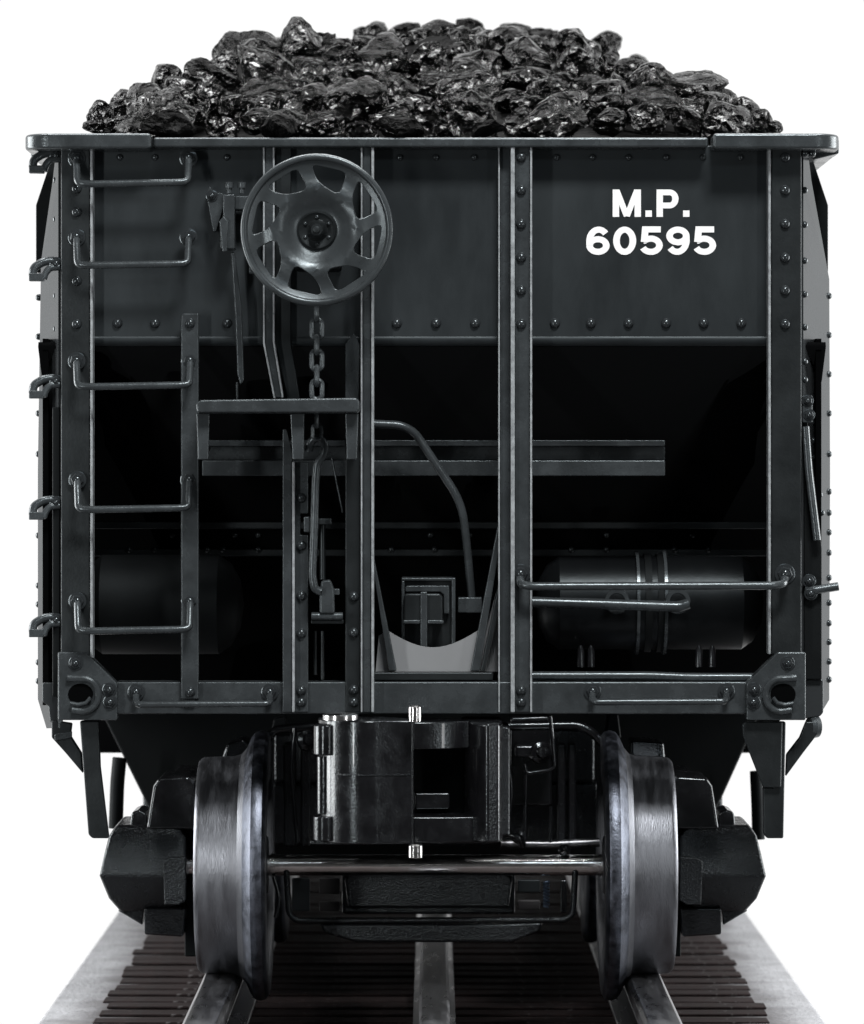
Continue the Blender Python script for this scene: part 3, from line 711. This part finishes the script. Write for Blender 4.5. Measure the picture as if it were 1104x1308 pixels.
# bolster, hangers, pipes between the wheels
s = MB(); s.box(350, 932, 760, 1000, 420, 560); s.box(348, 1000, 764, 1080, 430, 540); bol = s.build('truck_bolster', 'rough', car, bev=5)
s = MB(); s.poly([(652, 916), (702, 914), (706, 924), (706, 1030), (652, 1030)], 260, 120); s.build('bolster_block', 'gloss', bol, bev=4)
for u0, u1 in ((362, 378), (384, 396), (712, 723), (726, 736)):
    s = MB(); s.box(u0, 950, u1, 1082, 250, 290); s.build('brake_hanger', 'rough', bol, bev=3)
s = MB(); s.tube([(640, 928, 230), (738, 926, 230), (756, 934, 228), (770, 950, 228)], 6, 12); s.build('truck_pipe', 'gloss', bol, bev=0)
s = MB(); s.tube([(340, 945, 230), (352, 932, 230), (402, 928, 230)], 6, 12); s.build('truck_pipe', 'gloss', bol, bev=0)
s = MB(); s.tube([(703, 915, 160), (706, 945, 160), (709, 980, 160), (702, 984, 160), (673, 988, 160), (670, 976, 160)], 2.6, 5); s.build('release_wire', 'gloss', bol, bev=0)
s = MB(); s.box(658, 952, 706, 968, 200, 250); s.build('brake_lug', 'gloss', bol, bev=4)
s = MB(); s.tube([(640, 1078, 230), (700, 1079, 230), (766, 1076, 230)], 6); s.build('brake_beam', 'rail', bol, bev=0)
for pts in ([(284, 968), (290, 950), (310, 944), (322, 952), (322, 975), (284, 975)], [(806, 968), (806, 946), (848, 948), (850, 970)]):
    s = MB(); s.poly(pts, 330, 80); s.build('brake_shoe', 'gloss', bol, bev=4)
for pts in ([(345, 940), (350, 918), (364, 915), (372, 940)], [(772, 944), (778, 912), (790, 912), (794, 944)]):
    s = MB(); s.poly(pts, 300, 40); s.build('hanger_lug', 'deep', bol, bev=3)
for pts, r_ in (([(672, 990), (670, 1074)], 2.4), ([(704, 1030), (703, 1076)], 2.4), ([(350, 1120), (358, 1150), (352, 1172)], 3), ([(648, 960), (654, 1010), (648, 1064)], 3), ([(377, 930), (372, 980), (380, 1076)], 3.2)):
    s = MB(); s.tube([(u, v, 190) for u, v in pts], r_, 10); s.build('brake_pull_rod', 'gloss', bol, bev=0)
for u, v, r_ in ((690, 962, 15), (662, 1068, 10), (392, 946, 14), (720, 1086, 8)):
    s = MB(); s.lathe(W(u, v, 196), (.3, -1, .2), [(0, 0), (0, r_ * S), (.02, r_ * S * .95), (.03, r_ * S * .6), (.045, r_ * S * .5), (.05, 0)], 20); s.build('rod_boss', 'gloss', bol, bev=0)
s = MB(); s.tube([(640, 1062, 150), (664, 1070, 140), (668, 1080, 150)], 5, 8); s.build('uncoupling_lever', 'gloss', bol, bev=0)
s = MB(); s.poly([(440, 1122), (455, 1112), (640, 1112), (655, 1122), (650, 1160), (445, 1160)], 225, 14); s.build('beam_web', 'rough', bol, bev=4)
# lower frame below the axle
s = MB(); s.tube([(366, 1112, 190), (369, 1166, 190), (378, 1176, 190), (722, 1175, 190), (732, 1168, 190), (735, 1112, 190)], 4.2, 10); lf = s.build('lower_frame', 'rough', car, bev=0)
s = MB(); s.box(437, 1116, 658, 1168, 240, 330); s.build('spring_plank', 'rough', lf, bev=4)
s = MB(); s.poly([(408, 1180), (414, 1192), (455, 1204), (655, 1204), (690, 1190), (694, 1178), (640, 1180)], 186, 60); s.build('lower_plate', 'rough', lf, bev=4)
for u0, u1, v0, v1, m in ((373, 396, 1122, 1164, 'sheet'), (408, 434, 1122, 1142, 'bed'), (408, 434, 1152, 1164, 'bed'), (662, 690, 1124, 1140, 'sheet'), (662, 690, 1150, 1162, 'bed')):  # tabs paint in the light bits glimpsed through the frame windows
    s = MB(); s.box(u0, v0, u1, v1, 300, 310); s.build('gap_light_tab', m if m != 'bed' else mat('dull_gap_light', (.05, .048, .05), .5), lf, bev=1.5)
s = MB(); P = [W(698, 1126, 236) + Vector((3.6 * S * math.cos(t * .9), 3.6 * S * math.sin(t * .9), -t * .62 * S)) for t in range(0, 56)]
s.sweep(P, 1.5 * S, 6); s.build('coil_spring', 'blue', lf, bev=0)
s = MB(); s.box(716, 1124, 724, 1166, 240, 250); s.build('frame_rod', 'gloss', lf, bev=2)

# coupler: plan outlines raised between top and bottom
def X(u, d): return (u - CX) * S * (1 + d / D)
def planform(name, pts, v0, v1, d, m, parent, bev=2, seg=2):
    s = MB(); s.plan([(X(u, d), y * S) for u, y in pts], W(0, v1, d).z, W(0, v0, d).z); return s.build(name, m, parent, bev=bev, seg=seg)
DC = -90
arc1 = [(466 - 62 * math.cos(a) + (2 * (a / 1.9) ** 2), -24 - 78 * math.sin(a)) for a in [i * 1.9 / 18 for i in range(19)]] + [(528, -92)]
kn = planform('coupler', arc1 + [(530, -80), (522, -50), (500, -20), (430, 10)], 920, 1078, DC, 'gloss', car, 2.5, 3)
planform('knuckle_bulge', [(404 + 12 - 12 * math.cos(R(a)), -58 - 12 * math.sin(R(a)) * (1 if 1 else 0)) for a in range(0, 181, 15)] + [(428, -30), (404, -30)], 968, 1042, DC, 'gloss', kn, 1)
planform('hinge_block', [(400 + 16 - 16 * math.cos(R(a)), -62 - 20 * math.sin(R(a))) for a in range(0, 181, 12)] + [(432, -24), (400, -24)], 927, 966, DC, 'gloss', kn, 2)
planform('hinge_block', [(399 + 16 - 16 * math.cos(R(a)), -62 - 20 * math.sin(R(a))) for a in range(0, 181, 12)] + [(431, -24), (399, -24)], 1044, 1076, DC, 'gloss', kn, 2)
planform('guard_arm', [(590, 60), (596, -20), (606, -70), (622, -86), (638, -80), (643, -50), (643, 60)], 923, 1076, DC + 20, 'gloss', kn, 4, 3)
planform('coupler_web', [(526, 0), (600, 0), (600, -40), (572, -60), (526, -64)], 923, 958, DC + 20, 'gloss', kn, 2)
planform('coupler_web', [(526, 0), (612, 0), (612, -60), (580, -66), (526, -68)], 1044, 1077, DC + 20, 'gloss', kn, 2)
planform('coupler_body', [(420, 20), (640, 20), (600, 200), (460, 200)], 930, 1070, 0, 'deep', kn, 4)
planform('lock_block', [(530, 10), (575, 10), (575, -16), (530, -20)], 1016, 1038, DC + 30, 'gloss', kn, 3)
planform('guard_rib', [(640, 60), (640, -40), (652, -36), (652, 60)], 930, 1070, DC + 30, 'rough', kn, 3)
planform('coupler_base', [(395, 30), (395, -40), (455, -52), (455, 30)], 1078.6, 1083, DC, 'gloss', kn, 1)
planform('coupler_base', [(530, 30), (530, -40), (610, -40), (610, 30)], 1078.6, 1082, DC, 'gloss', kn, 1)
planform('casting_seam', [(p[0], p[1] - 1.2) for p in arc1[9:]] + [(528, -80), (470, -80)], 988, 990, DC, 'rough', kn, 0)
def cyl(name, u, v0, v1, r, d, m, parent):
    c = W(u, v1, d); h = W(u, v0, d).z - c.z; r *= S
    s = MB(); s.lathe(c, (0, 0, 1), [(0, 0), (0, r * .9), (.003, r), (h - .006, r), (h, r * .8), (h, 0)], 28); return s.build(name, m, parent, bev=0)
cyl('pivot_pin', 530, 901, 922, 8, DC - 30, 'axle', kn); cyl('pivot_pin', 531, 1078, 1096, 9, DC - 30, 'axle', kn)
cyl('rivet_cap', 435, 911, 920, 22, DC - 30, 'chrome', kn)

# ------------------------------------------------------------------ coal
CR = [(104, 172), (112, 158), (150, 112), (185, 104), (215, 84), (250, 86), (290, 62), (318, 38), (350, 50), (385, 38), (440, 44), (480, 36), (520, 36), (560, 18), (600, 36), (650, 32), (690, 44), (740, 38), (775, 62), (810, 72), (860, 92), (900, 98), (935, 118), (965, 142), (1000, 166), (1004, 172)]
def crest(u):
    for (a, va), (b, vb_) in zip(CR, CR[1:]):
        if a <= u <= b: return va + (vb_ - va) * (u - a) / (b - a)
    return 175
def depth_row(v): return 34 + (172 - v) * 3.6
# bed under the lumps
bm = bmesh.new(); rows = []
us = [90 + i * 20 for i in range(47)]
for i in range(13):
    row = []
    t = i / 12
    for u in us:
        v = 196 - (196 - min(196, crest(u) + 27 + 42 * math.exp(-min(u - 100, 1004 - u) / 38.0))) * t
        row.append(bm.verts.new(W(u, v, depth_row(172 - 134 * t) - 6)))
    rows.append(row)
d2 = 960
last = [bm.verts.new(W(u, 196 - (196 - min(196, crest(u) + 20 + 42 * math.exp(-min(u - 100, 1004 - u) / 38.0))), d2)) for u in us]
rows.append(last)
for i in range(1, 58):                      # the top of the load, running back lumpy to the far end
    row = []
    for j, p in enumerate(last):
        q = Vector((p.co.x, (d2 + i * 29.5) * S, p.co.z)); e = min(1, min(j, len(us) - 1 - j) / 4)
        q.z += e * (.10 * noise.noise(q * 3.1) + .06 * noise.noise(q * 8)); row.append(bm.verts.new(q))
    rows.append(row)
for A, B in zip(rows, rows[1:]):
    for j in range(len(us) - 1): bm.faces.new((A[j], A[j + 1], B[j + 1], B[j]))
s = MB(); s.bm.free(); s.bm = bm
tag(s.build('coal_bed', 'coal_matt', None, bev=0, solid=6), 'dark fine coal packed beneath the larger lumps', 'coal', kind='stuff')

def coal_mesh(i, m):
    rnd = random.Random(100 + i)
    bm = bmesh.new(); bmesh.ops.create_icosphere(bm, subdivisions=4, radius=1)
    planes = []
    for _ in range(rnd.randint(9, 14)):
        n = Vector((rnd.gauss(0, 1), rnd.gauss(0, 1), rnd.gauss(0, 1))).normalized(); planes.append((n, rnd.uniform(.52, .92)))
    off = Vector((rnd.uniform(0, 50),) * 3)
    el = Vector((rnd.uniform(.95, 1.3), rnd.uniform(.85, 1.1), rnd.uniform(.75, .95)))
    for v in bm.verts:
        dr = v.co.normalized(); r = 1.06
        for n, c in planes:
            dd = dr.dot(n)
            if dd > .05: r = min(r, c / dd)
        r += .10 * noise.noise(dr * 1.7 + off) + .022 * noise.noise(dr * 6 + off)
        v.co = Vector((dr.x * r * el.x, dr.y * r * el.y, dr.z * r * el.z))
    me = bpy.data.meshes.new('coal_lump'); bm.to_mesh(me); bm.free(); me.materials.append(M[m])
    for p in me.polygons: p.use_smooth = True
    return me
CM = [coal_mesh(i, 'coal') for i in range(14)]; CMD = [coal_mesh(50 + i, 'coal_matt') for i in range(3)]
lumps = []
def lump(u, v, d, r, me=None, label=None):
    o = bpy.data.objects.new('coal_lump', me or random.choice(CM)); C.objects.link(o)
    o.location = W(u, v, d); k = r * S * (1 + d / D)
    o.scale = (k * random.uniform(.95, 1.2), k, k * random.uniform(.85, 1.1))
    o.rotation_euler = (random.uniform(-.5, .5), random.uniform(-.5, .5), random.uniform(0, 6.28))
    h = (172 - v) / 140
    if not label:
        row = 'resting low behind the rim' if h < .12 else 'partway up the heap' if h < .62 else 'near the crest'
        sd = ', over the ladder' if u < 330 else ', over the brake wheel' if u < 510 else ', above the open middle bay' if u < 660 else ', above the lettering' if u < 850 else ', above the corner past the lettering'
        label = 'glossy coal lump ' + row + sd
    tag(o, label, 'coal lump', 'coal lumps heaped in the hopper')
    lumps.append((u, v, r)); return o
v = 164; i = 0
while v > 34:
    u = 118 + (i % 2) * 17
    while u < 1000:
        r = random.choice((22, 25, 29, 33, 37, 42))
        if crest(u) + r * .8 < v + 3:
            lump(u + random.uniform(-5, 5), v + random.uniform(-9, 9), depth_row(v) + random.uniform(-8, 20), r)
        u += 1.5 * r + 6 + random.uniform(-3, 8)
    v -= 20; i += 1
# the skyline lumps
for u, v_, r in ((134, 152, 22), (166, 142, 27), (192, 150, 24), (150, 160, 16), (968, 156, 19), (942, 148, 24), (914, 142, 26), (888, 150, 24), (990, 163, 11), (120, 163, 13), (272, 132, 27), (240, 128, 24)): lump(u, v_, depth_row(v_) + 14, r)
for u, r in ((128, 18), (156, 22), (180, 15), (214, 24), (250, 20), (282, 22), (318, 30), (352, 22), (380, 28), (412, 20), (440, 24), (470, 20), (497, 22), (528, 24), (560, 27), (590, 22), (618, 20), (650, 24), (690, 20), (716, 24), (748, 27), (778, 18), (806, 20), (838, 20), (868, 17), (905, 20), (925, 15), (948, 20), (975, 16)):
    lab = {128: 'small coal lump at the foot of the heap, nearest the ladder corner', 318: 'large pointed coal lump on the skyline over the pawl bracket', 560: 'coal lump forming the very peak of the heap', 975: 'last coal lump at the foot of the heap, nearest the lettered corner'}.get(u)
    c = crest(u); r *= 1.12; lump(u, c + r * .95, depth_row(c) - 10, r, label=lab)
for u, r in ((300, 14), (462, 16), (520, 18), (600, 20), (655, 22), (690, 22), (770, 24), (820, 18), (900, 16), (480, 18)):
    c = crest(u); lump(u, c + 8, d2 - 10, r, label='small coal lump out of focus behind the crest of the heap')
for u, r, w in ((215, 25, 1.1), (355, 27, 1.7), (520, 26, 1.7), (622, 19, 1.2)):
    o = lump(u, 164, 6, r, CMD[int(u) % 3], {215: 'dull black coal lump behind the rim over the ladder', 355: 'dull black coal lump behind the rim above the brake wheel', 520: 'broad dull black coal lump behind the middle of the rim', 622: 'small dull black coal lump behind the rim near the lettered side'}[u]); o.scale.x *= w
